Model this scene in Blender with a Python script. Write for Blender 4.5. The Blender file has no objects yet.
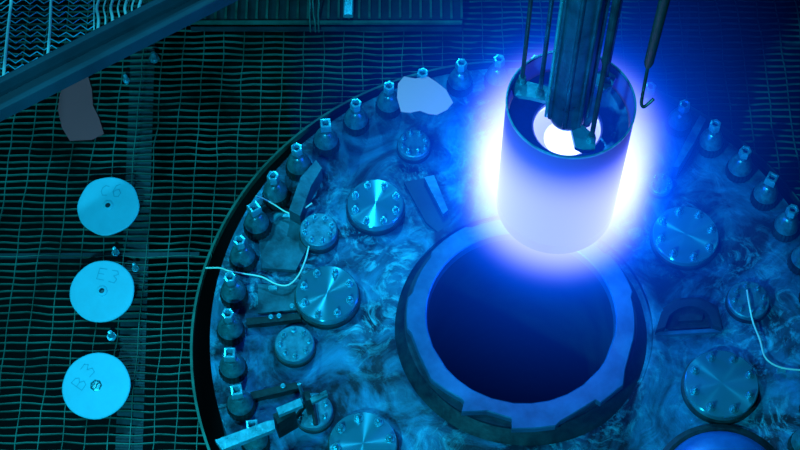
import bpy, bmesh, math, random
import numpy as np
from mathutils import Vector, Matrix, noise
rnd = random.Random(7)
PI = math.pi
sc = bpy.context.scene
COL = sc.collection

# ------------------------------------------------------------------ camera
TH = math.radians(60.4)
FPX = 1665.0
FW = Vector((0, math.cos(TH), -math.sin(TH)))
RT = Vector((1, 0, 0))
UP = RT.cross(FW)
CAM = Vector((-0.4886, -2.8908, 5.9024))
cd = bpy.data.cameras.new('camera')
cam = bpy.data.objects.new('camera', cd)
COL.objects.link(cam)
cd.sensor_width = 36.0
cd.lens = 36.0 * FPX / 800.0
cam.location = CAM
cam.rotation_euler = (PI / 2 - TH, 0, 0)
cd.clip_end = 60
sc.camera = cam

# ------------------------------------------------------------------ view, world, lamps
sc.view_settings.view_transform = 'Standard'
sc.view_settings.look = 'None'
sc.view_settings.exposure = 0.0
sc.view_settings.gamma = 1.0
sc.view_settings.use_curve_mapping = False
sc.cycles.use_denoising = True
sc.cycles.max_bounces = 6
sc.cycles.volume_bounces = 0

w = bpy.data.worlds.new('pool_dark')
sc.world = w
w.use_nodes = True
w.node_tree.nodes['Background'].inputs[0].default_value = (0.0, 0.16, 0.30, 1)
w.node_tree.nodes['Background'].inputs[1].default_value = 0.03


def area(name, loc, target, size, power, color):
    l = bpy.data.lights.new(name, 'AREA')
    l.shape = 'DISK'
    l.size = size
    l.energy = power
    l.color = color
    o = bpy.data.objects.new(name, l)
    COL.objects.link(o)
    o.location = loc
    o.rotation_euler = (Vector(target) - Vector(loc)).to_track_quat('-Z', 'Y').to_euler()
    return o


def point(name, loc, rad, power, color):
    l = bpy.data.lights.new(name, 'POINT')
    l.shadow_soft_size = rad
    l.energy = power
    l.color = color
    o = bpy.data.objects.new(name, l)
    COL.objects.link(o)
    o.location = loc
    return o


# underwater flood lamps over the left of the pool (cyan: the water has taken the red)
area('flood_lamp', (-1.5, -2.4, 2.9), (-1.05, -0.5, 0), 0.20, 150, (0.05, 0.66, 0.90))


def spot(loc, target, cone, power, color):
    l = bpy.data.lights.new('spot_lamp', 'SPOT')
    l.energy = power
    l.color = color
    l.spot_size = math.radians(cone)
    l.spot_blend = 0.9
    l.shadow_soft_size = 0.10
    o = bpy.data.objects.new('spot_lamp', l)
    COL.objects.link(o)
    o.location = loc
    o.rotation_euler = (Vector(target) - Vector(loc)).to_track_quat('-Z', 'Y').to_euler()


spot((-0.45, 4.3, 3.9), (-0.40, -0.35, 0), 34, 500, (0.05, 0.60, 0.95))
spot((-3.1, 1.75, 1.9), (-2.2, 1.45, 0.2), 60, 75, (0.05, 0.62, 0.95))  # added lamp that brightens the zigzag wires; no such source is known
spot((-3.3, 1.1, 4.2), (-0.55, -0.25, 0), 42, 470, (0.06, 0.62, 0.90))
# Cherenkov light round the fuel
FX, FY, FZ = 0.0856, 0.2264, 1.244          # centre of the fuel cylinder's upper rim
GLOW = (0.0, 0.11, 1.0)
point('cherenkov_light', (FX, FY, 0.40), 0.10, 10, GLOW)


# ------------------------------------------------------------------ helpers
def at(px, py, z=0.0):
    """surveyed sighting (800x450 frame) -> the point at height z"""
    d = FW * FPX + RT * (px - 400) - UP * (py - 225)
    return CAM + d * ((z - CAM.z) / d.z)


def tag(o, label=None, cat=None, group=None, kind=None):
    if label: o['label'] = label
    if cat: o['category'] = cat
    if group: o['group'] = group
    if kind: o['kind'] = kind
    return o


def link(name, me, parent=None, loc=None):
    o = bpy.data.objects.new(name, me)
    COL.objects.link(o)
    if parent is not None:
        o.parent = parent
    if loc is not None:
        o.location = loc
    return o


def empty(name, loc=(0, 0, 0), rz=0.0):
    o = link(name, None, None, loc)
    o.rotation_euler = (0, 0, rz)
    o.empty_display_size = 0.05
    return o


class MB:
    def __init__(self):
        self.bm = bmesh.new()

    def box(self, cx, cy, cz, sx, sy, sz, rz=0.0, rx=0.0, ry=0.0):
        m = Matrix.Translation((cx, cy, cz)) @ Matrix.Rotation(rz, 4, 'Z') @ Matrix.Rotation(ry, 4, 'Y') @ Matrix.Rotation(rx, 4, 'X') @ Matrix.Diagonal((sx, sy, sz, 1))
        bmesh.ops.create_cube(self.bm, size=1.0, matrix=m)
        return self

    def lathe(self, prof, n=32, c=(0, 0, 0), ridge=0.0, closed=False, rfun=None):
        """prof: list of (r, z); revolved about z"""
        rings = []
        for i, (r, z) in enumerate(prof):
            if r < 1e-6:
                rings.append([self.bm.verts.new((c[0], c[1], c[2] + z))])
            else:
                ring = []
                for k in range(n):
                    a = 2 * PI * k / n
                    rr = r * (1 + (ridge if k % 2 else 0))
                    if rfun: rr = rfun(a, rr, i)
                    ring.append(self.bm.verts.new((c[0] + rr * math.cos(a), c[1] + rr * math.sin(a), c[2] + z)))
                rings.append(ring)
        pairs = list(zip(rings[:-1], rings[1:]))
        if closed: pairs.append((rings[-1], rings[0]))
        for a, b in pairs:
            if len(a) == 1 and len(b) == 1: continue
            for k in range(n):
                k2 = (k + 1) % n
                if len(a) == 1: f = (a[0], b[k], b[k2])
                elif len(b) == 1: f = (a[k], b[0], a[k2])
                else: f = (a[k], b[k], b[k2], a[k2])
                try: self.bm.faces.new(f)
                except ValueError: pass
        return self

    def tube(self, pts, r, n=8, cap=True):
        pts = [Vector(p) for p in pts]
        prev = None
        rings = []
        for i, p in enumerate(pts):
            t = (pts[min(i + 1, len(pts) - 1)] - pts[max(i - 1, 0)]).normalized()
            ref = Vector((0, 0, 1)) if abs(t.z) < 0.9 else Vector((1, 0, 0))
            u = t.cross(ref).normalized()
            if prev is not None and u.dot(prev) < 0: u = -u
            prev = u
            v = t.cross(u)
            rr = r[i] if isinstance(r, (list, tuple)) else r
            rings.append([self.bm.verts.new(p + (u * math.cos(2 * PI * k / n) + v * math.sin(2 * PI * k / n)) * rr) for k in range(n)])
        for a, b in zip(rings[:-1], rings[1:]):
            for k in range(n):
                self.bm.faces.new((a[k], b[k], b[(k + 1) % n], a[(k + 1) % n]))
        if cap:
            self.bm.faces.new(rings[0]); self.bm.faces.new(rings[-1])
        return self

    def prism(self, poly, z0, z1):
        lo = [self.bm.verts.new((x, y, z0)) for x, y in poly]
        hi = [self.bm.verts.new((x, y, z1)) for x, y in poly]
        n = len(poly)
        self.bm.faces.new(lo); self.bm.faces.new(hi)
        for k in range(n):
            self.bm.faces.new((lo[k], lo[(k + 1) % n], hi[(k + 1) % n], hi[k]))
        return self

    def bevel(self, w=0.003, seg=2):
        es = [e for e in self.bm.edges if len(e.link_faces) == 2 and e.calc_face_angle(0) > 0.6]
        bmesh.ops.bevel(self.bm, geom=es, offset=w, segments=seg, affect='EDGES', profile=0.6)
        return self

    def mesh(self, name, mat, smooth=False, angle=35):
        bmesh.ops.recalc_face_normals(self.bm, faces=self.bm.faces)
        me = bpy.data.meshes.new(name)
        if smooth:
            for f in self.bm.faces: f.smooth = True
            lim = math.radians(angle)
            for e in self.bm.edges:
                if len(e.link_faces) == 2 and e.calc_face_angle(0) > lim: e.smooth = False
        self.bm.to_mesh(me)
        self.bm.free()
        if mat: me.materials.append(mat)
        return me

    def build(self, name, mat, parent=None, loc=None, smooth=False):
        return link(name, self.mesh(name, mat, smooth), parent, loc)


def spline(pts, n=8):
    """Catmull-Rom through points"""
    pts = [Vector(p) for p in pts]
    P = [pts[0] * 2 - pts[1]] + pts + [pts[-1] * 2 - pts[-2]]
    out = []
    for i in range(1, len(P) - 2):
        for k in range(n):
            t = k / n
            a, b, c, d = P[i - 1], P[i], P[i + 1], P[i + 2]
            out.append(0.5 * ((2 * b) + (c - a) * t + (2 * a - 5 * b + 4 * c - d) * t * t + (3 * b - a - 3 * c + d) * t ** 3))
    out.append(pts[-1])
    return out


# ------------------------------------------------------------------ materials
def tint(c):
    """bakes the red light lost to the water into the surface colour"""
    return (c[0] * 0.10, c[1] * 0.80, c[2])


def new_mat(name):
    m = bpy.data.materials.new(name)
    m.use_nodes = True
    nt = m.node_tree
    return m, nt, nt.nodes['Principled BSDF']


def metal(name, c1, c2, rough=0.45, metallic=0.6, scale=6.0, bump=0.15, detail=6, coords='Object', contrast=(0.35, 0.68), dist=0.0):
    m, nt, b = new_mat(name)
    N = nt.nodes
    L = nt.links
    tc = N.new('ShaderNodeTexCoord')
    no = N.new('ShaderNodeTexNoise')
    no.inputs['Scale'].default_value = scale
    no.inputs['Detail'].default_value = detail
    no.inputs['Roughness'].default_value = 0.65
    no.inputs['Distortion'].default_value = dist
    L.new(tc.outputs[coords], no.inputs['Vector'])
    r = N.new('ShaderNodeValToRGB')
    r.color_ramp.elements[0].position = contrast[0]
    r.color_ramp.elements[1].position = contrast[1]
    r.color_ramp.elements[0].color = (*tint(c1), 1)
    r.color_ramp.elements[1].color = (*tint(c2), 1)
    L.new(no.outputs['Fac'], r.inputs['Fac'])
    L.new(r.outputs['Color'], b.inputs['Base Color'])
    b.inputs['Metallic'].default_value = metallic
    mr = N.new('ShaderNodeMapRange')
    mr.inputs['To Min'].default_value = rough - 0.1
    mr.inputs['To Max'].default_value = rough + 0.15
    L.new(no.outputs['Fac'], mr.inputs['Value'])
    L.new(mr.outputs[0], b.inputs['Roughness'])
    if bump:
        n2 = N.new('ShaderNodeTexNoise')
        n2.inputs['Scale'].default_value = scale * 4
        n2.inputs['Detail'].default_value = 4
        L.new(tc.outputs[coords], n2.inputs['Vector'])
        bp = N.new('ShaderNodeBump')
        bp.inputs['Strength'].default_value = bump
        bp.inputs['Distance'].default_value = 0.01
        L.new(n2.outputs['Fac'], bp.inputs['Height'])
        L.new(bp.outputs['Normal'], b.inputs['Normal'])
    return m


def brushed(name, col, rough=0.21):
    m, nt, b = new_mat(name)
    b.inputs['Base Color'].default_value = (*tint(col), 1)
    b.inputs['Metallic'].default_value = 0.65
    b.inputs['Roughness'].default_value = rough
    b.inputs['Anisotropic'].default_value = 0.96
    b.inputs['Anisotropic Rotation'].default_value = 0.25
    tg = nt.nodes.new('ShaderNodeTangent')
    tg.direction_type = 'RADIAL'
    tg.axis = 'Z'
    nt.links.new(tg.outputs[0], b.inputs['Tangent'])
    return m


def plain(name, col, rough=0.5, metallic=0.0, emit=None, es=0.0):
    m, nt, b = new_mat(name)
    b.inputs['Base Color'].default_value = (*col, 1)
    b.inputs['Roughness'].default_value = rough
    b.inputs['Metallic'].default_value = metallic
    if emit:
        b.inputs['Emission Color'].default_value = (*emit, 1)
        b.inputs['Emission Strength'].default_value = es
    return m


def flange_material():
    """old stainless flange: blotches, swirling pale deposits and scratches"""
    m, nt, b = new_mat('stained_flange_steel')
    N, L = nt.nodes, nt.links
    tc = N.new('ShaderNodeTexCoord')
    def noise_(s, d, dist, ro=0.6):
        n = N.new('ShaderNodeTexNoise')
        n.inputs['Scale'].default_value = s
        n.inputs['Detail'].default_value = d
        n.inputs['Distortion'].default_value = dist
        n.inputs['Roughness'].default_value = ro
        L.new(tc.outputs['Object'], n.inputs['Vector'])
        return n
    def ramp(src, p0, p1, c0, c1):
        r = N.new('ShaderNodeValToRGB')
        r.color_ramp.elements[0].position = p0
        r.color_ramp.elements[1].position = p1
        r.color_ramp.elements[0].color = (*c0, 1)
        r.color_ramp.elements[1].color = (*c1, 1)
        L.new(src.outputs['Fac'], r.inputs['Fac'])
        return r
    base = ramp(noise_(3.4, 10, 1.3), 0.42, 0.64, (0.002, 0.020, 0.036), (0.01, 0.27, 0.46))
    streak = ramp(noise_(7.0, 10, 2.6, 0.72), 0.50, 0.68, (0, 0, 0), (1, 1, 1))
    mask = ramp(noise_(1.7, 3, 0.4), 0.42, 0.62, (0, 0, 0), (1, 1, 1))
    mul = N.new('ShaderNodeMath'); mul.operation = 'MULTIPLY'
    L.new(streak.outputs['Color'], mul.inputs[0]); L.new(mask.outputs['Color'], mul.inputs[1])
    mx = N.new('ShaderNodeMix'); mx.data_type = 'RGBA'
    L.new(mul.outputs[0], mx.inputs['Factor'])
    L.new(base.outputs['Color'], mx.inputs['A'])
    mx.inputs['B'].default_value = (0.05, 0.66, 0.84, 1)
    L.new(mx.outputs['Result'], b.inputs['Base Color'])
    b.inputs['Metallic'].default_value = 0.5
    rr = ramp(noise_(5, 6, 0.5), 0.3, 0.7, (0.38,) * 3, (0.62,) * 3)
    L.new(rr.outputs['Color'], b.inputs['Roughness'])
    bp = N.new('ShaderNodeBump')
    bp.inputs['Strength'].default_value = 0.4
    bp.inputs['Distance'].default_value = 0.02
    L.new(noise_(9, 8, 1.2).outputs['Fac'], bp.inputs['Height'])
    L.new(bp.outputs['Normal'], b.inputs['Normal'])
    return m


M = {}
M['flange'] = flange_material()
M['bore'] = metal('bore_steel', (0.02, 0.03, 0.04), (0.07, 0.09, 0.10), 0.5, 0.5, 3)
M['dark'] = metal('dark_steel', (0.01, 0.018, 0.018), (0.05, 0.075, 0.07), 0.5, 0.5, 14)
M['stud'] = metal('stud_steel', (0.12, 0.18, 0.18), (0.45, 0.55, 0.52), 0.28, 0.6, 25)
M['head'] = metal('socket_steel', (0.45, 0.55, 0.55), (0.8, 0.9, 0.9), 0.28, 0.6, 30)
M['ring'] = metal('ring_steel', (0.06, 0.12, 0.18), (0.17, 0.26, 0.38), 0.34, 0.45, 5)
M['panel'] = metal('dull_panel_steel', (0.05, 0.08, 0.09), (0.20, 0.26, 0.28), 0.4, 0.5, 9)
M['cover'] = brushed('brushed_cover_steel', (0.42, 0.52, 0.54))
M['cover_dull'] = metal('dull_cover_steel', (0.16, 0.22, 0.24), (0.36, 0.46, 0.50), 0.42, 0.5, 20)
M['bolt'] = metal('bolt_steel', (0.35, 0.42, 0.42), (0.65, 0.75, 0.75), 0.3, 0.8, 40)
M['grate'] = metal('grating_steel', (0.03, 0.07, 0.04), (0.19, 0.31, 0.20), 0.5, 0.3, 5, 0)
M['strip'] = metal('support_strip_steel', (0.02, 0.03, 0.03), (0.06, 0.08, 0.08), 0.6, 0.2, 9, 0)
M['void'] = plain('pool_pit', (0.004, 0.006, 0.008), 0.9)
M['disc'] = metal('pale_disc_plastic', (0.38, 0.64, 0.66), (0.46, 0.72, 0.74), 0.6, 0.0, 12, 0.03)
M['ink'] = plain('grey_marker', (0.02, 0.36, 0.50), 0.8)
M['beam'] = metal('painted_beam', (0.03, 0.05, 0.065), (0.05, 0.08, 0.10), 0.55, 0.1, 4)
M['wire'] = plain('bright_wire', (0.45, 1.0, 0.85), 0.35, 0.1)
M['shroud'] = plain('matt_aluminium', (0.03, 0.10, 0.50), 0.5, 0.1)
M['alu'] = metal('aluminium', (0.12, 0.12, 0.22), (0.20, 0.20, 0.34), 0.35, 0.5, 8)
M['tube'] = metal('tool_tube_steel', (0.05, 0.08, 0.12), (0.22, 0.28, 0.34), 0.28, 0.7, 10, 0.1)
M['rod'] = metal('dark_rod', (0.03, 0.04, 0.05), (0.08, 0.10, 0.11), 0.4, 0.4, 20)
M['olive'] = metal('olive_pole', (0.015, 0.025, 0.008), (0.04, 0.06, 0.02), 0.5, 0.2, 12)
M['reflection'] = plain('pale_reflection', (0.95, 0.42, 0.48), 0.8)  # pink of a lamp reflection painted onto a thin patch
M['reflection_dim'] = plain('dim_reflection', (0.55, 0.09, 0.10), 0.8)
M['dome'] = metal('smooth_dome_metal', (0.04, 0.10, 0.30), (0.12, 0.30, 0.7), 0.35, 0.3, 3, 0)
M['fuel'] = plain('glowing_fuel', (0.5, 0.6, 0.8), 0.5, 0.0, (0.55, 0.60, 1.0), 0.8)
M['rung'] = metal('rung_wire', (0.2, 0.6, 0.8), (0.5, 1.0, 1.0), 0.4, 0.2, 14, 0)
M['lattice'] = plain('rippled_grating_standin', (0.5, 1.0, 1.0), 0.4, 0.1)
M['rim'] = metal('rim_steel', (0.3, 0.45, 0.5), (0.5, 0.65, 0.7), 0.35, 0.5, 20)


# ------------------------------------------------------------------ setting
def wob(x, y):  # water ripple refraction, put into the shape of the bars
    v = noise.noise_vector(Vector((x * 9.0, y * 9.0, 1.7)))
    return v.x * 0.009, v.y * 0.011


GZ = -0.06        # top of the floor grating
pit = MB().box(0, 0.5, -2.45, 9, 8, 0.1).build('floor', M['void'])
tag(pit, kind='structure')
for nm, args in (('wall_back', (0, 4.45, -0.2, 9, 0.1, 4.4)), ('wall_left', (-4.45, 0.5, -0.2, 0.1, 8, 4.4)), ('wall_right', (4.45, 0.5, -0.2, 0.1, 8, 4.4))):
    tag(MB().box(*args).build(nm, M['void']), kind='structure')

gr = empty('floor_grating', (0, 0, GZ))
tag(gr, 'dark teal floor grating of thin crossed bars around the round vessel', 'grating')
RC = 1.31
X0, X1, Y0, Y1 = -2.75, 2.35, -1.60, 2.1


def bar_mesh(pts, wd, dp):
    b = bmesh.new()
    prev = None
    for i, p in enumerate(pts):
        q = pts[min(i + 1, len(pts) - 1)]; r = pts[max(i - 1, 0)]
        tx, ty = q[0] - r[0], q[1] - r[1]
        l = math.hypot(tx, ty) or 1
        nx, ny = -ty / l * wd / 2, tx / l * wd / 2
        ring = [b.verts.new((p[0] + nx, p[1] + ny, 0)), b.verts.new((p[0] - nx, p[1] - ny, 0)),
                b.verts.new((p[0] - nx, p[1] - ny, -dp)), b.verts.new((p[0] + nx, p[1] + ny, -dp))]
        if prev:
            for k in range(4):
                b.faces.new((prev[k], ring[k], ring[(k + 1) % 4], prev[(k + 1) % 4]))
        else:
            b.faces.new(ring)
        prev = ring
    b.faces.new(prev)
    bmesh.ops.recalc_face_normals(b, faces=b.faces)
    me = bpy.data.meshes.new('bar')
    b.to_mesh(me); b.free()
    me.materials.append(M['grate'])
    return me


def segs(lo, hi, c):
    h2 = RC * RC - c * c
    if h2 <= 0: return [(lo, hi)]
    h = math.sqrt(h2)
    return [s for s in ((lo, -h), (h, hi)) if s[1] - s[0] > 0.02]


y = Y0
while y < Y1:
    for a, b_ in segs(X0, X1, y):
        n = max(2, int((b_ - a) / 0.045))
        pts = []
        for i in range(n + 1):
            x = a + (b_ - a) * i / n
            wx, wy = wob(x, y)
            pts.append((x, y + wy))
        link('cross_bar', bar_mesh(pts, 0.0034, 0.010), gr)
    y += 0.0325
x = X0
while x < X1:
    for a, b_ in segs(Y0, Y1, x):
        n = max(2, int((b_ - a) / 0.045))
        pts = []
        for i in range(n + 1):
            yy = a + (b_ - a) * i / n
            wx, wy = wob(x, yy)
            pts.append((x + wx, yy))
        o = link('bearing_bar', bar_mesh(pts, 0.0030, 0.012), gr)
        o.location.z = 0.0015
    x += 0.0875
MB().lathe([(RC, 0.006), (RC + 0.010, 0.006), (RC + 0.010, -0.03), (RC, -0.03)], 160, closed=True).build('edge_ring', M['grate'], gr)


def strip(x0, y0, x1, y1, wd, z=-0.03, name='support_strip', mat=None):
    l = math.hypot(x1 - x0, y1 - y0)
    return MB().box((x0 + x1) / 2, (y0 + y1) / 2, z, l, wd, 0.01, math.atan2(y1 - y0, x1 - x0)).build(name, mat or M['strip'], gr)


p, q = at(133, 450, GZ), at(137, 60, GZ)
strip(p.x, p.y - 0.4, q.x, q.y + 0.4, 0.105)
p, q = at(0, 256, GZ), at(204, 254, GZ)
strip(p.x - 0.3, p.y, q.x - 0.02, q.y, 0.022, -0.008)
p, q = at(640, 62, GZ), at(800, 40, GZ)
strip(p.x, p.y, q.x + 0.5, q.y + 0.07, 0.035, -0.022)
p, q = at(688, 5, GZ), at(684, 60, GZ)
strip(p.x, p.y, q.x, q.y, 0.03, -0.022)
p, q = at(700, 70, GZ), at(718, 118, GZ)
strip(p.x, p.y, q.x - 0.03, q.y + 0.02, 0.035, -0.022)

# ------------------------------------------------------------------ reactor vessel
HX, HY, HR = -0.02, -0.015, 0.362
ves = empty('reactor_vessel')
tag(ves, 'huge round stained steel vessel flange ringed with studs around a dark opening', 'reactor vessel')
prof = [(0.44, 0.0), (0.502, 0.0), (0.506, 0.014), (0.535, 0.018), (0.575, 0.0), (0.80, 0.0), (1.035, 0.0), (1.045, 0.006), (1.225, 0.006), (1.235, 0.008), (1.235, -0.26), (1.18, -0.30), (1.18, -2.3), (0.44, -2.3)]
MB().lathe(prof, 160, closed=True).build('flange', M['flange'], ves, smooth=True)
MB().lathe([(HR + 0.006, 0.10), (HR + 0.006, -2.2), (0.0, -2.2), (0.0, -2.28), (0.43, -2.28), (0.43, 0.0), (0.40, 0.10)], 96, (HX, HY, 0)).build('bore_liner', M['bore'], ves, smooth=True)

# raised ring with a stepped, notched rim
RZ = 0.13
px = [(410.9, 333), (418, 352), (430.4, 378.5), (432.5, 380.5), (446, 390), (461.0, 398.5), (461.4, 412), (463.8, 402), (487, 411), (511.4, 418.5),
      (511.9, 428.9), (534, 428.5), (555.5, 426), (560.4, 421.4), (578, 411), (596.1, 399.8), (601, 402.9), (623.5, 385), (625.6, 369), (634, 338)]
lo = []
for s in px:
    v = at(s[0], s[1], RZ)
    lo.append((math.atan2(v.y - HY, v.x - HX) % (2 * PI), math.hypot(v.x - HX, v.y - HY)))
lo.sort()
a_lo, a_hi = lo[0][0], lo[-1][0]
poly = list(lo)
n = 70
for i in range(1, n):
    a = a_hi + (a_lo + 2 * PI - a_hi) * i / n
    t = i / n
    r = lo[-1][1] * (1 - t) + lo[0][1] * t
    r += 0.012 * (1 if (i // 9) % 2 else 0)
    poly.append((a, r))
NI = len(poly)
b = MB()
rows = []
for rr_of, z in ((lambda a, r: HR, 0.085), (lambda a, r: HR + 0.004, RZ - 0.004), (lambda a, r: HR + 0.009, RZ), (lambda a, r: r - 0.004, RZ), (lambda a, r: r, RZ - 0.004), (lambda a, r: r, RZ - 0.035), (lambda a, r: 0.47, RZ - 0.05), (lambda a, r: 0.475, 0.0)):
    rows.append([b.bm.verts.new((HX + rr_of(a, r) * math.cos(a), HY + rr_of(a, r) * math.sin(a), z)) for a, r in poly])
rings = list(zip(rows[:-1], rows[1:]))
for k, (u, v) in enumerate(rings[:5]):
    for i in range(NI):
        b.bm.faces.new((u[i], v[i], v[(i + 1) % NI], u[(i + 1) % NI]))
b.build('neck_ring', M['ring'], ves, smooth=False)
b = MB()
b.lathe([(0.42, RZ - 0.035), (0.452, RZ - 0.036), (0.445, RZ - 0.07), (0.475, 0.03), (0.502, 0.0), (0.42, 0.0)], 120, (HX, HY, 0), closed=True)
b.build('neck_wall', M['dark'], ves, smooth=True)
# faint fittings far down in the bore
for k in range(9):
    a = math.radians(238 + k * 9.5)
    r = 0.30 - 0.05 * (k % 2)
    z0 = -1.2 - 0.1 * (k % 3)
    MB().tube([(HX + r * math.cos(a), HY + r * math.sin(a), -2.18), (HX + r * math.cos(a), HY + r * math.sin(a), z0)], 0.010, 8).build('guide_tube', M['dark'], ves)

# studs -----------------------------------------------------------------
stud0 = None


def copy_tree(o, parent=None):
    c = o.copy()
    COL.objects.link(c)
    if parent is not None: c.parent = parent
    for ch in list(o.children):
        copy_tree(ch, c)
    return c


def make_stud(n, rot):
    s = MB().lathe([(0.0, 0.03), (0.048, 0.03), (0.050, 0.050), (0.047, 0.066), (0.038, 0.090), (0.029, 0.106), (0.022, 0.112), (0.021, 0.132), (0.0, 0.132)], 28).build('stud', M['stud'], ves, smooth=True)
    MB().lathe([(0.0, -0.002), (0.053, -0.002), (0.056, 0.004), (0.056, 0.034), (0.051, 0.044), (0.0, 0.044)], 44, ridge=-0.045).build('knurled_collar', M['dark'], s)
    b = MB()
    k_ = 1.22 if n == 4 else 1.0
    rows = []
    for r, z in ((0.011, 0.130), (0.013, 0.162), (0.016, 0.166), (0.0235, 0.165), (0.025, 0.160), (0.025, 0.132), (0.019, 0.124)):
        row = []
        for k in range(n):
            a = 2 * PI * k / n
            row.append(b.bm.verts.new((r * k_ * math.cos(a), r * k_ * math.sin(a), z)))
        rows.append(row)
    for u, v in zip(rows[:-1], rows[1:]):
        for k in range(n): b.bm.faces.new((u[k], v[k], v[(k + 1) % n], u[(k + 1) % n]))
    b.bm.faces.new(rows[0])
    b.build('socket_head', M['head'], s)
    return s


SR = 1.150
protos = {}
for k in range(-10, 34):
    ang = math.radians(182 - 8.02 * k)
    kind = 4 if k in (-3, -2, -1, 3, 6, 19, 22) else 6
    if kind in protos:
        s = copy_tree(protos[kind], ves)
    else:
        s = protos[kind] = make_stud(kind, 0)
    s.location = (SR * math.cos(ang), SR * math.sin(ang), 0.018)
    s.scale = (1, 1, 1.1)
    s.rotation_euler = (rnd.uniform(-0.03, 0.03), rnd.uniform(-0.03, 0.03), PI / 4 if k == -1 else rnd.uniform(0, PI))


# ------------------------------------------------------------------ bolted covers
def bolt_mesh(r, h):
    b = MB()
    b.lathe([(0.0, 0.0), (r * 1.45, 0.0), (r * 1.45, h * 0.14), (0.0, h * 0.14)], 16)
    b.lathe([(0.0, h * 0.14), (r, h * 0.14), (r, h * 0.62), (r * 0.8, h * 0.7), (0.0, h * 0.7)], 6)
    b.lathe([(0.0, h * 0.7), (r * 0.5, h * 0.7), (r * 0.5, h), (0, h)], 8)
    return b.mesh('bolt', M['bolt'], True, 30)


def cover(px, py, r, z0, th, nb, mat, label, br=0.010, bh=0.030, ph=0.2, rb=0.78, group=None, lipr=None, centre=True):
    c = at(px, py, z0 + th)
    e = empty('port_cover', (c.x, c.y, z0))
    tag(e, label, 'cover', group)
    lip = lipr or r * 1.06
    MB().lathe([(0.0, 0.0), (lip, 0.0), (lip, th * 0.38), (r * 0.97, th * 0.42), (0.0, th * 0.42)], 64).build('lower_flange', M['dark'], e, smooth=True)
    pr = [(0.0, th * 0.42), (r, th * 0.42), (r, th - 0.004), (r - 0.004, th), (0.0, th)]
    MB().lathe(pr, 64).build('plate', mat, e, smooth=True)
    bm_ = bolt_mesh(br, bh)
    for k in range(nb):
        a = ph + 2 * PI * k / nb
        o = link('bolt', bm_, e, (r * rb * math.cos(a), r * rb * math.sin(a), th))
        o.rotation_euler = (0, 0, rnd.uniform(0, 1))
    return e


cover(327, 293, 0.124, 0.0, 0.060, 8, M['cover'], 'large brushed steel cover with crossed highlights, left of the central opening', ph=0.45)
cover(375.5, 203, 0.114, 0.0, 0.060, 8, M['cover'], 'dim brushed steel cover upper left of the central opening, under a thin vertical highlight', ph=0.38)
cover(318.5, 229, 0.076, 0.0, 0.065, 8, M['cover_dull'], 'small dull round cover between two larger brushed covers on the left', 0.008, 0.024, 0.3, 0.74)
cover(294.5, 343, 0.077, 0.0, 0.055, 8, M['cover_dull'], 'small pale cover with eight bolts just below the large brushed cover at left', 0.008, 0.022, 0.1, 0.72)
cover(363, 443, 0.128, 0.0, 0.060, 8, M['cover'], 'large brushed steel cover cut by the bottom edge of the view', 0.012, 0.036, 0.18, 0.80)
cover(414, 143, 0.068, 0.0, 0.050, 8, M['cover_dull'], 'small blue-lit cover nearest the pink-white patch at the top', 0.008, 0.026, 0.3, 0.74)
gc = cover(313.5, 410, 0.073, 0.0, 0.050, 6, M['cover_dull'], 'small cover gripped by the bar clamp near the lower left', 0.008, 0.024, 0.5, 0.72)
cover(686, 234, 0.133, 0.0, 0.050, 8, M['cover'], 'blue-tinted brushed cover at the right beside the white glow', 0.011, 0.030, 0.2, 0.80)
cover(749, 299, 0.082, 0.0, 0.045, 8, M['cover_dull'], 'small dim cover at the right edge with a cable running down from it', 0.008, 0.026, 0.1, 0.72)
cover(722, 383, 0.141, 0.0, 0.060, 8, M['cover'], 'large brushed cover at lower right with bright crossing highlight lines', 0.011, 0.032, 0.30, 0.80)
cover(661, 183, 0.050, 0.0, 0.040, 6, M['cover_dull'], 'tiny blue cover hard against the right side of the glow', 0.006, 0.02, 0.1, 0.7)

# smooth rounded vessel fitting, bottom right
c = at(724, 490, 0.03)
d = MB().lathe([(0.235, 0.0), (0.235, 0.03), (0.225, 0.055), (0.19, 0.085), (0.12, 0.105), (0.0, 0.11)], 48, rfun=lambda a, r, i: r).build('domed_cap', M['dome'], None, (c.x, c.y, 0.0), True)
tag(d, 'smooth blue domed cap rising from the bottom edge of the view', 'cap')
d = MB().lathe([(0.236, 0.0), (0.27, 0.0), (0.27, 0.02), (0.25, 0.03), (0.236, 0.03)], 48, closed=True).build('seat_ring', M['dark'], d)


# small fittings on the flange -------------------------------------------
def quad_block(name, pts, z0, z1, mat, label, cat, parent=None, group=None, bev=0.003):
    """block whose top follows sighted corners at height z1"""
    v = [at(p[0], p[1], z1) for p in pts]
    cx = sum(p.x for p in v) / len(v); cy = sum(p.y for p in v) / len(v)
    b = MB().prism([(p.x - cx, p.y - cy) for p in v], 0, z1 - z0)
    if bev: b.bevel(bev)
    o = b.build(name, mat, None, (cx, cy, z0))
    tag(o, label, cat, group)
    return o


def little_bolt(o, px, py, ztop, r=0.007, h=0.012):
    v = at(px, py, ztop)
    m = MB().lathe([(0, 0), (r * 1.4, 0), (r * 1.4, h * 0.3), (r, h * 0.3), (r, h), (0, h)], 10).build('bolt', M['head'], o, (v.x - o.location.x, v.y - o.location.y, ztop - o.location.z))


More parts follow.
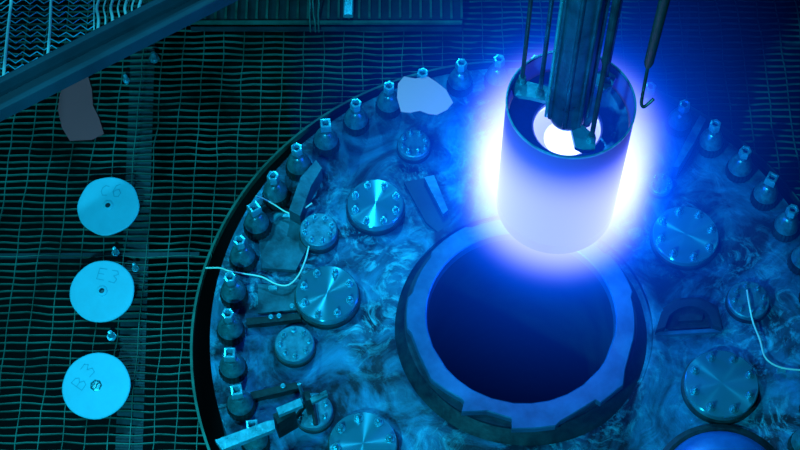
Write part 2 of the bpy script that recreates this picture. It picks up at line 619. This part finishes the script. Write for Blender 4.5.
o = quad_block('lock_strap', [(246, 318), (300, 313), (301, 319), (247, 325)], 0.0, 0.035, M['dark'], 'dark lock strap reaching inward just below the bent cable', 'strap')
little_bolt(o, 271, 317, 0.035)
little_bolt(o, 279, 316, 0.035)
o = quad_block('lock_strap', [(250, 392), (296, 382), (299, 388), (253, 399)], 0.0, 0.04, M['dark'], 'dark lock strap above the long bar clamp', 'strap')
little_bolt(o, 283, 386, 0.04)
o = quad_block('lock_plate', [(258, 226), (302, 214), (308, 246), (296, 270), (262, 268)], 0.0, 0.022, M['panel'], 'flat stained plate framed by two bent cables', 'plate')
little_bolt(o, 268, 232, 0.022)
o = quad_block('lock_plate', [(258, 284), (300, 285), (302, 309), (258, 313)], 0.0, 0.018, M['panel'], 'flat plate between the bent cable and the upper lock strap', 'plate')
little_bolt(o, 292, 306, 0.018)
o = quad_block('guide_fin', [(289, 210), (300, 178), (316, 160), (322, 168), (311, 186), (300, 216)], 0.0, 0.10, M['panel'], 'curved upright fin beside the small dull cover', 'fin')
o = quad_block('guide_fin', [(673, 167), (687, 138), (700, 115), (706, 119), (694, 143), (679, 167)], 0.0, 0.09, M['cover_dull'], 'pale blue curved fin next to the studs at upper right', 'fin')

# shallow dark housing with an arched back, right side
hs = empty('arched_bracket', tuple(at(689, 318, 0.0)))
tag(hs, 'dark arched bracket housing right of the central opening', 'bracket')
hc = hs.location.copy()
def hp(px, py, z):
    v = at(px, py, z); return (v.x - hc.x, v.y - hc.y)
MB().prism([hp(655, 330, 0.01), hp(723, 326, 0.01), hp(718, 306, 0.01), hp(700, 297, 0.01), hp(676, 298, 0.01), hp(658, 312, 0.01)], 0.0, 0.008).build('base_plate', M['dark'], hs)
arc_o, arc_i = [], []
for k in range(13):
    t = k / 12
    px_ = 656 + 66 * t
    arc_o.append((px_, 330 - 2 * t - 30 * math.sin(PI * t) ** 0.38))
    arc_i.append((665 + 48 * t, 327 - 2 * t - 20 * math.sin(PI * t) ** 0.45))
MB().prism([hp(*p, 0.05) for p in arc_o] + [hp(*p, 0.05) for p in reversed(arc_i)], 0.0, 0.05).build('arch', M['bore'], hs)
MB().prism([hp(656, 332, 0.02), hp(722, 328, 0.02), hp(722, 331.5, 0.02), hp(656, 335.5, 0.02)], 0.0, 0.02).build('front_lip', M['ring'], hs)
MB().prism([hp(678, 321, 0.03), hp(702, 320, 0.03), hp(704, 312, 0.03), hp(694, 308, 0.03), hp(682, 309, 0.03)], 0.0, 0.03).build('block', M['dark'], hs)

# channel bracket upper left of the opening
cb = quad_block('channel_bracket', [(404, 182), (425, 178), (452, 222), (438, 232), (426, 222)], 0.0, 0.018, M['bore'], 'dark blue angled channel bracket above the left of the opening', 'bracket')
bb = MB()
v = [at(x_, y_, 0.045) for x_, y_ in ((424, 177), (434, 175), (448, 210), (443, 214))]
bb.prism([(p.x - cb.location.x, p.y - cb.location.y) for p in v], 0.0, 0.045).build('side_plate', M['ring'], cb)


# cables ------------------------------------------------------------------
def cable(name, pts, r, label, mat, clips=(), n=8):
    v = spline([at(*p) for p in pts], n)
    c = v[0].copy()
    o = MB().tube([p - c for p in v], r, 8).build(name, mat, None, c, True)
    tag(o, label, 'cable')
    for (x_, y_, z_) in clips:
        q = at(x_, y_, z_)
        MB().box(0, 0, 0, 0.034, 0.016, 0.014).bevel(0.002).build('clip', M['head'], o, q - c)
    return o


cable('bent_cable', [(206, 268, 0.02), (220, 268, 0.06), (229, 271, 0.09), (246, 274, 0.06), (262, 277, 0.05), (276, 284, 0.045), (288, 285, 0.045), (298, 276, 0.045), (305, 261, 0.045), (308, 250, 0.05), (309, 246, 0.06)], 0.0034,
      'thin shiny cable crossing the gap and bending up to the small dull cover', M['wire'], [(273, 288, 0.02)])
cable('bent_cable', [(256, 196, 0.12), (264, 199, 0.09), (275, 205, 0.06), (286, 212, 0.05), (296, 214, 0.05), (305, 208, 0.05), (312, 203, 0.06)], 0.0034,
      'short shiny cable curving below the upright fin at upper left', M['wire'], [(287, 216, 0.02)])
cable('bent_cable', [(747, 290, 0.06), (749, 303, 0.07), (753, 322, 0.04), (760, 340, 0.03), (764, 355, 0.03), (771, 363, 0.03), (783, 368, 0.03), (800, 370, 0.03), (820, 371, 0.03)], 0.0038,
      'thin pale cable dropping from the small dim cover and leaving at the right edge', M['wire'], [(781, 371, 0.02)])

# bar clamp on the small cover --------------------------------------------
ct = empty('bar_clamp', tuple(at(270, 425, 0.0)))
tag(ct, 'long pale two-piece bar clamp lying over studs at lower left', 'clamp')
def cpart(name, pts, z0, z1, mat):
    v = [at(p[0], p[1], z1) for p in pts]
    b = MB().prism([(p.x - ct.location.x, p.y - ct.location.y) for p in v], z0, z1)
    b.bevel(0.003)
    return b.build(name, mat, ct)
cpart('long_bar', [(215, 440), (267, 421), (274, 420), (275, 429), (222, 450)], 0.21, 0.24, M['head'])
cpart('upper_bar', [(276, 408), (300, 398), (303, 405), (279, 415)], 0.225, 0.25, M['head'])
cpart('upper_bar', [(310, 398), (326, 390), (328, 395), (312, 403)], 0.20, 0.22, M['stud'])
cpart('joint_block', [(273, 414), (292, 406), (296, 413), (277, 424)], 0.07, 0.21, M['dark'])
cpart('pivot_block', [(303, 392), (309, 391), (312, 399), (306, 401)], 0.06, 0.20, M['dark'])
a_, b_ = at(299, 384, 0.26), at(305, 402, 0.10)
MB().tube([a_ - ct.location, b_ - ct.location], 0.007, 8).build('pin', M['bolt'], ct)
a_, b_ = at(312, 399, 0.08), at(316, 425, 0.075)
MB().tube([a_ - ct.location, b_ - ct.location], 0.009, 8).build('arm', M['dark'], ct)
a_, b_ = at(309, 399, 0.08), at(296, 418, 0.08)
MB().tube([a_ - ct.location, b_ - ct.location], 0.009, 8).build('arm', M['dark'], ct)

# ------------------------------------------------------------------ fuel cylinder and its tool
fe = empty('fuel_cylinder', (FX, FY, FZ - 0.66))
tag(fe, 'open-topped fuel cylinder hanging in white-blue glow above the opening', 'fuel cylinder')
R = 0.2175
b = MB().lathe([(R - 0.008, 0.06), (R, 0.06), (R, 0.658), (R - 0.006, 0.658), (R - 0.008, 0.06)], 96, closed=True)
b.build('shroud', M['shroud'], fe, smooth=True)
MB().lathe([(R + 0.002, 0.655), (R + 0.002, 0.664), (R - 0.003, 0.664), (R - 0.003, 0.658)], 96, closed=True).build('rim', M['rim'], fe, smooth=True)
b = MB().lathe([(R - 0.012, 0.49), (0.122, 0.49), (0.116, 0.50), (0.116, 0.515), (0.122, 0.522), (0.160, 0.530), (R - 0.012, 0.560)], 96, closed=True)
b.build('top_ring', M['alu'], fe, smooth=True)
for r0, r1, z1 in ((0.075, 0.138, 0.44), (0.148, R - 0.010, 0.49)):
    MB().lathe([(r0, 0.02), (r1, 0.02), (r1, z1), (r0, z1)], 72, closed=True).build('fuel_annulus', M['fuel'], fe, smooth=True)
MB().lathe([(0.07, 0.0), (R, 0.0), (R, 0.06), (0.07, 0.06)], 72, closed=True).build('end_ring', M['alu'], fe, smooth=True)

lt = empty('lifting_tool', (FX, FY, FZ))
tag(lt, 'lifting tool of a thick tube and thin dark rods holding the fuel cylinder', 'handling tool')
TOP = 1.9
def dl(px_, py_, depth):
    """sighting at a known distance along the optical axis"""
    return CAM + (FW + RT * ((px_ - 400) / FPX) - UP * ((py_ - 225) / FPX)) * depth
tx, ty = -0.012, -0.035
b = MB().lathe([(0.040, -0.035), (0.055, -0.035), (0.062, -0.02), (0.064, 0.0), (0.064, TOP), (0.055, TOP), (0.055, 0.0), (0.040, 0.0)], 20, (tx, ty, 0), closed=True)
b.build('main_tube', M['tube'], lt, smooth=True)
for a in (200, 255, 300, 345):
    aa = math.radians(a)
    MB().tube([(tx + 0.066 * math.cos(aa), ty + 0.066 * math.sin(aa), 0.0), (tx + 0.066 * math.cos(aa), ty + 0.066 * math.sin(aa), TOP)], 0.008, 8).build('rib', M['tube'], lt, smooth=True)
MB().tube([(tx - 0.072, ty - 0.004, -0.02), (tx - 0.072, ty - 0.004, TOP)], 0.006, 8).build('side_rod', M['head'], lt, smooth=True)
def trod(px_, py_, zrel, r, z1=None, mat=None, name='thin_rod'):
    v = at(px_, py_, FZ + zrel)
    x_, y_ = v.x - FX, v.y - FY
    MB().tube([(x_, y_, zrel), (x_, y_, z1 or TOP)], r, 10).build(name, mat or M['rod'], lt, smooth=True)
    return x_, y_
k1 = trod(522, 80, -0.02, 0.0075)
k2 = trod(540, 92, -0.02, 0.0080, mat=M['tube'])
k3 = trod(591, 140, -0.03, 0.0085)
MB().tube([(k3[0], k3[1], 0.42), (k3[0], k3[1], TOP)], 0.013, 10).build('sleeve', M['rod'], lt, smooth=True)
k4 = trod(606, 78, -0.02, 0.0075, mat=M['tube'])
for kk in (k1, k2, k3, k4):
    MB().lathe([(0.0, -0.05), (0.016, -0.05), (0.016, -0.02), (0.012, 0.0), (0.0, 0.0)], 12, (kk[0], kk[1], 0.0)).build('rod_foot', M['stud'], lt, smooth=True)
def tplate(name, pts, z, th, mat):
    v = [at(p[0], p[1], FZ + z) for p in pts]
    MB().prism([(p.x - FX, p.y - FY) for p in v], z - th, z).bevel(0.002).build(name, mat, lt)
tplate('bracket', [(511, 84), (518, 79), (531, 82), (553, 88), (556, 97), (546, 101), (530, 97), (514, 95)], -0.03, 0.018, M['rim'])
tplate('bracket', [(571, 128), (583, 125), (596, 137), (595, 150), (583, 150), (575, 146)], -0.03, 0.022, M['rim'])
tplate('bracket', [(592, 76), (604, 68), (616, 76), (612, 86), (600, 92)], -0.03, 0.018, M['rim'])
tplate('hub_plate', [(545, 92), (560, 88), (590, 90), (600, 104), (590, 124), (574, 130), (556, 120), (546, 104)], -0.05, 0.015, M['alu'])

# ------------------------------------------------------------------ hooked pole
hk = at(648, 66, 1.75)
ho = empty('hooked_pole', tuple(hk))
tag(ho, 'dark olive pole ending in a small bent hook right of the glow', 'pole')
u = at(657, 30, 1.99) - hk
u = u.normalized()
MB().tube([(0, 0, 0), u * 0.03, u * 1.2], [0.010, 0.015, 0.018], 12).build('shaft', M['olive'], ho, smooth=True)
hp_ = [Vector((0, 0, 0)), at(645, 82, 1.691) - hk, at(642, 98, 1.639) - hk, at(641.5, 104, 1.618) - hk, at(643.5, 107, 1.614) - hk, at(648, 104, 1.623) - hk, at(653.5, 99, 1.639) - hk]
MB().tube(spline(hp_, 4), 0.0055, 8).build('hook', M['rod'], ho, smooth=True)

# ------------------------------------------------------------------ pale marked discs on the grating
def strokes(mb, glyph, org, ex, ey, wd=0.0028):
    """pencil-like strokes on the disc face, 2D"""
    G = {
        'C': [[(0.9, 0.95), (0.45, 1.0), (0.1, 0.7), (0.05, 0.3), (0.35, 0.0), (0.9, 0.08)]],
        '6': [[(0.8, 1.0), (0.35, 0.85), (0.05, 0.4), (0.25, 0.02), (0.7, 0.0), (0.95, 0.3), (0.7, 0.58), (0.3, 0.5), (0.08, 0.3)]],
        'E': [[(0.9, 1.0), (0.1, 0.95), (0.1, 0.0), (0.9, 0.02)], [(0.1, 0.5), (0.75, 0.52)]],
        'B': [[(0.1, 0.0), (0.1, 1.0), (0.7, 0.95), (0.9, 0.75), (0.6, 0.52), (0.1, 0.5)], [(0.6, 0.52), (0.95, 0.3), (0.75, 0.02), (0.1, 0.0)]],
        '3': [[(0.1, 0.95), (0.7, 1.0), (0.9, 0.75), (0.45, 0.55), (0.9, 0.35), (0.75, 0.02), (0.1, 0.03)]],
    }
    for line in G[glyph]:
        P = [org + ex * a + ey * c for a, c in line]
        for p0, p1 in zip(P[:-1], P[1:]):
            d_ = (p1 - p0)
            n_ = Vector((-d_.y, d_.x)).normalized() * wd / 2
            q0, q1 = p0 - d_.normalized() * wd / 3, p1 + d_.normalized() * wd / 3
            vs = [mb.bm.verts.new((v.x, v.y, 0)) for v in (q0 + n_, q1 + n_, q1 - n_, q0 - n_)]
            mb.bm.faces.new(vs)


def marked_disc(px_, py_, r, seed, text, label, irr, first, second, bush):
    zc = 0.035
    c = at(px_, py_, zc)
    e = empty('marked_disc', (c.x, c.y, zc))
    e.rotation_euler = (math.radians(9), math.radians(-2), 0)
    tag(e, label, 'disc')
    rs = random.Random(seed)
    n = 40
    ph = [rs.uniform(0, 6.28) for _ in range(4)]
    def rf(a, rr, i):
        return rr * (1 + irr * (0.5 * math.sin(3 * a + ph[0]) + 0.7 * math.sin(5 * a + ph[1]) + 0.5 * math.sin(8 * a + ph[2])))
    hole = 0.014
    MB().lathe([(hole, -0.012), (r, -0.012), (r + 0.001, -0.003), (r - 0.003, 0.0), (hole, 0.0)], n, closed=True, rfun=lambda a, rr, i: rf(a, rr, i) if rr > 0.05 else rr).build('plate', M['disc'], e)
    if bush:
        MB().lathe([(0.011, 0.0), (0.021, 0.0), (0.021, 0.004), (0.018, 0.006), (0.011, 0.006)], 24, closed=True).build('hole_collar', M['disc'], e, smooth=True)
        MB().lathe([(0.0, -0.014), (0.013, -0.014), (0.013, -0.004), (0.0, -0.004)], 20).build('hole_plug', M['rod'], e)
    else:
        MB().lathe([(0.0, 0.004), (0.017, 0.004), (0.024, 0.001), (0.024, -0.002), (0.0, -0.002)], 14, ridge=-0.12).build('screw_head', M['stud'], e)
        MB().tube([(-0.004, -0.012, 0.006), (0, 0, 0.012), (0.004, 0.010, 0.006)], 0.002, 6).build('lock_wire', M['wire'], e)
    b = MB()
    strokes(b, text[0], *first); strokes(b, text[1], *second)
    b.build('marking', M['ink'], e, (0, 0, 0.0012))
    MB().tube([(0, 0, -0.012), (0, 0, -0.088)], 0.012, 10).build('post', M['dark'], e)
    return e


V2 = Vector
def gl(dx, dy, w_, h_, rot=0.0):
    """glyph box: offset in px from disc centre (x right, y down), size px, rotation deg"""
    s = 1 / 250.0
    o_ = V2((dx * s, -dy * s / 0.92))
    r_ = math.radians(rot)
    ex = V2((math.cos(r_), math.sin(r_))) * w_ * s
    ey = V2((-math.sin(r_), math.cos(r_))) * h_ * s
    return (o_, ex, ey)
marked_disc(108, 205.5, 0.126, 3, 'C6', 'pale cyan disc marked C6, topmost of the three on the grating', 0.018, gl(-9, -11, 8, 11, -12), gl(3.5, -9, 9, 14, -4), True)
marked_disc(102, 291, 0.128, 5, 'E3', 'pale cyan disc marked E3, middle one of the three on the grating', 0.007, gl(-7, -12, 9, 12, -14), gl(5, -9, 9, 13, -16), True)
marked_disc(96, 385.5, 0.131, 9, 'B3', 'pale cyan disc marked B3 askew, lowest of the three on the grating', 0.007, gl(-14, 5, 10, 13, 55), gl(-7, -7, 10, 13, 50), False)

# little bright screw ends near the discs
def stub(px_, py_, r, label, mat):
    c = at(px_, py_, 0.0)
    o_ = MB().lathe([(0.0, -0.06), (r, -0.06), (r, -0.012), (r * 0.7, 0.0), (0.0, 0.002)], 10).build('screw_stub', mat, None, (c.x, c.y, 0.0), True)
    tag(o_, label, 'screw')
    MB().lathe([(0.0, 0.0), (r * 1.7, 0.0), (r * 1.7, 0.006), (0.0, 0.006)], 6).build('nut', mat, o_, (0, 0, -0.045))
stub(114, 248, 0.010, 'bright screw stub just below the disc marked C6', M['head'])
stub(134, 264, 0.009, 'bright screw stub right of the disc marked E3', M['head'])
stub(110, 332, 0.012, 'bright screw stub between the discs marked E3 and B3', M['head'])
stub(125, 75, 0.009, 'small faint screw stub under the diagonal beam', M['head'])
stub(153, 53, 0.014, 'faint round screw stub touching the lower edge of the beam', M['stud'])

# ------------------------------------------------------------------ diagonal beam, top left
BZ = 0.75
p0, p1 = at(-60, 129, BZ), at(262, -34, BZ)
ang = math.atan2(p1.y - p0.y, p1.x - p0.x)
ln = (p1 - p0).length
bmE = empty('diagonal_beam', tuple(p0), ang)
tag(bmE, 'dark channel beam crossing the upper left corner above the grating', 'beam')
W = 0.135
MB().box(ln / 2, 0, -0.03, ln, W, 0.012).build('web', M['beam'], bmE)
for s in (-1, 1):
    MB().box(ln / 2, s * (W / 2 - 0.0135), 0.0, ln, 0.027, 0.06).bevel(0.006).build('flange_edge', M['beam'], bmE)

# ------------------------------------------------------------------ wire rack imitating grating bars bent by water ripples, top-left corner
wr = empty('rippled_lattice', tuple(at(40, 30, 0.25)))
tag(wr, 'bright cyan zigzag wires standing in for grating seen through ripples behind the diagonal beam', 'lattice')
wo = wr.location.copy()
def rp(px_, py_, z=0.25): return at(px_, py_, z) - wo
MB().tube([rp(12, -30), rp(11, 5), rp(8, 30), rp(4, 70), rp(2, 110)], 0.007, 8).build('upright', M['lattice'], wr, smooth=True)  # uprights stand in for grating bars seen through ripples
MB().tube([rp(53, -30), rp(51, 5), rp(50, 30), rp(46, 75)], 0.0065, 8).build('upright', M['lattice'], wr, smooth=True)
MB().tube([rp(94.5, -30), rp(94, 10), rp(94, 40)], 0.003, 6).build('upright', M['lattice'], wr)
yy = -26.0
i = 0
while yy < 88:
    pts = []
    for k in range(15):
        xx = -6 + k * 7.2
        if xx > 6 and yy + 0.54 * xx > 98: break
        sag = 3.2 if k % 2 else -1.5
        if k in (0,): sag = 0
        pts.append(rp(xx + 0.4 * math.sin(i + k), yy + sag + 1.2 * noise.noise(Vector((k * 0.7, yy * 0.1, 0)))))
    if len(pts) > 2: MB().tube(pts, 0.0027, 5).build('zigzag_ripple_standin', M['rung'], wr)
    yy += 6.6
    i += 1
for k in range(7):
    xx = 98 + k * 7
    MB().tube(spline([rp(xx, -30), rp(xx + 1.5, -5), rp(xx - 1.2, 8), rp(xx + 0.6, 20), rp(xx - 2, 45)], 4), 0.004 if k % 2 else 0.0065, 6).build('wavy_ripple_standin', M['lattice'], wr)

# ------------------------------------------------------------------ ribbed ledge along the top
lg0, lg1 = at(190, 24, 0.0), at(462, 18, 0.0)
yl = lg0.y
lg = empty('ribbed_ledge', (lg0.x, yl, 0.0))
tag(lg, 'dim teal ribbed ledge along the top of the view', 'ledge')
LL = lg1.x - lg0.x
MB().box(LL / 2, 0.25, -0.03, LL, 0.5, 0.05).build('plate', M['strip'], lg)
MB().box(LL / 2, 0.006, -0.005, LL, 0.012, 0.03).build('front_edge', M['grate'], lg)
k = 0.02
while k < LL:
    MB().box(k, 0.26, 0.002, 0.010, 0.46, 0.014).build('rib', M['grate'], lg)
    k += 0.045
tg0 = at(348, 14, 0.05)
o = MB().box(0, 0.09, 0, 0.046, 0.18, 0.02).bevel(0.006).build('blue_block', M['head'], None, (tg0.x, tg0.y, 0.03))
tag(o, 'small bright blue block on the ribbed ledge at the top', 'block')
def wl(px0, px1, label):
    pts = [(px0, -12, 0.12), (px0 + 1, 4, 0.09), ((px0 + px1) / 2, 14, 0.05), (px1, 22, 0.02), (px1 + 0.5, 32, -0.02)]
    cable('hanging_wire', pts, 0.0035, label, M['grate'])
wl(309, 310, 'leftmost of three short wires hanging over the ribbed ledge')
wl(312, 315, 'middle one of three short wires hanging over the ribbed ledge')
wl(318, 318.5, 'rightmost of three short wires hanging over the ribbed ledge')


# ------------------------------------------------------------------ lamp reflections off the water, painted as thin pink patches
def reflection(pts, z, label, mat):
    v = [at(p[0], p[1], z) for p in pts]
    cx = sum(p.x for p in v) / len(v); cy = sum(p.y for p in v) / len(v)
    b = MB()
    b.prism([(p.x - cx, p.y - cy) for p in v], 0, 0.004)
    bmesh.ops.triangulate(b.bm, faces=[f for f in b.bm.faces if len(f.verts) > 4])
    o = b.build('pale_reflection', mat, None, (cx, cy, z))
    tag(o, label, 'reflection')
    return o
reflection([(398, 84), (404, 77), (415, 79), (428, 77), (437, 83), (446, 90), (453, 103), (447, 110), (437, 115), (428, 114), (420, 111), (410, 113), (401, 112), (397, 98)], 0.186, 'pinkish white sheet added for lamp glare off the water at the far edge of the vessel flange', M['reflection'])
reflection([(66, 80), (74, 76), (88, 76), (92, 90), (93, 106), (99, 118), (104, 134), (92, 140), (70, 141), (62, 128), (58, 110), (60, 95)], -0.05, 'dim pinkish sheet added for a lamp glint off the water, over the grating under the diagonal beam', M['reflection_dim'])


# ------------------------------------------------------------------ glowing water
def glow_material(name, tight, mid, wide, step):
    """light given off by the water itself, falling off with distance from the lower fuel cylinder"""
    m = bpy.data.materials.new(name)
    m.use_nodes = True
    nt = m.node_tree
    N, L = nt.nodes, nt.links
    N.clear()
    out = N.new('ShaderNodeOutputMaterial')
    geo = N.new('ShaderNodeTexCoord')
    sep = N.new('ShaderNodeSeparateXYZ')
    L.new(geo.outputs['Object'], sep.inputs[0])
    def mth(op, a, b_=None, c_=None):
        n = N.new('ShaderNodeMath'); n.operation = op
        for i_, v_ in enumerate((a, b_, c_)):
            if v_ is None: continue
            if isinstance(v_, (int, float)): n.inputs[i_].default_value = v_
            else: L.new(v_, n.inputs[i_])
        return n.outputs[0]
    rr = mth('SQRT', mth('ADD', mth('MULTIPLY', sep.outputs[0], sep.outputs[0]), mth('MULTIPLY', sep.outputs[1], sep.outputs[1])))
    dr = mth('MAXIMUM', mth('SUBTRACT', rr, 0.20), 0.0)
    zlo, zhi = tight['z']
    dz = mth('MAXIMUM', mth('MAXIMUM', mth('SUBTRACT', zlo, sep.outputs[2]), mth('SUBTRACT', sep.outputs[2], zhi)), 0.0)
    dist = mth('SQRT', mth('ADD', mth('MULTIPLY', dr, dr), mth('MULTIPLY', mth('MULTIPLY', dz, dz), 2.5)))
    # clear water in the upper bore of the cylinder
    outside = mth('SUBTRACT', 1.0, mth('MULTIPLY', mth('LESS_THAN', rr, 0.208), mth('GREATER_THAN', sep.outputs[2], -0.22)))
    def term(c, s, mode, strength):
        x = mth('DIVIDE', dist, s)
        if mode == 'g': x = mth('POWER', x, 4.0)
        e = mth('EXPONENT', mth('MULTIPLY', x, -1.0))
        em = N.new('ShaderNodeEmission')
        em.inputs['Color'].default_value = (*c, 1)
        if mode == 'g': e = mth('MULTIPLY', e, outside)
        L.new(mth('MULTIPLY', e, strength), em.inputs['Strength'])
        return em.outputs[0]
    acc = None
    for t in (tight, mid, wide):
        sh = term(t['c'], t['s'], t['m'], t['k'])
        if acc is None: acc = sh
        else:
            ad = N.new('ShaderNodeAddShader')
            L.new(acc, ad.inputs[0]); L.new(sh, ad.inputs[1])
            acc = ad.outputs[0]
    L.new(acc, out.inputs['Volume'])
    m.cycles.volume_step_rate = step
    return m


gm = glow_material('cherenkov_glow',
                   dict(c=(0.54, 0.50, 0.62), s=0.116, k=4.0, z=(-0.64, -0.17), m='g'),
                   dict(c=(0.0, 0.09, 1.0), s=0.19, k=2.0, m='g'),
                   dict(c=(0.0, 0.08, 1.0), s=0.18, k=2.0, m='e'), 0.35)
g = MB().lathe([(0.0, -0.95), (0.95, -0.95), (0.95, 0.75), (0.0, 0.75)], 32).build('glowing_water', gm, None, (FX, FY, FZ))
tag(g, 'white and blue glowing water around the lower fuel cylinder', 'glowing water', kind='stuff')
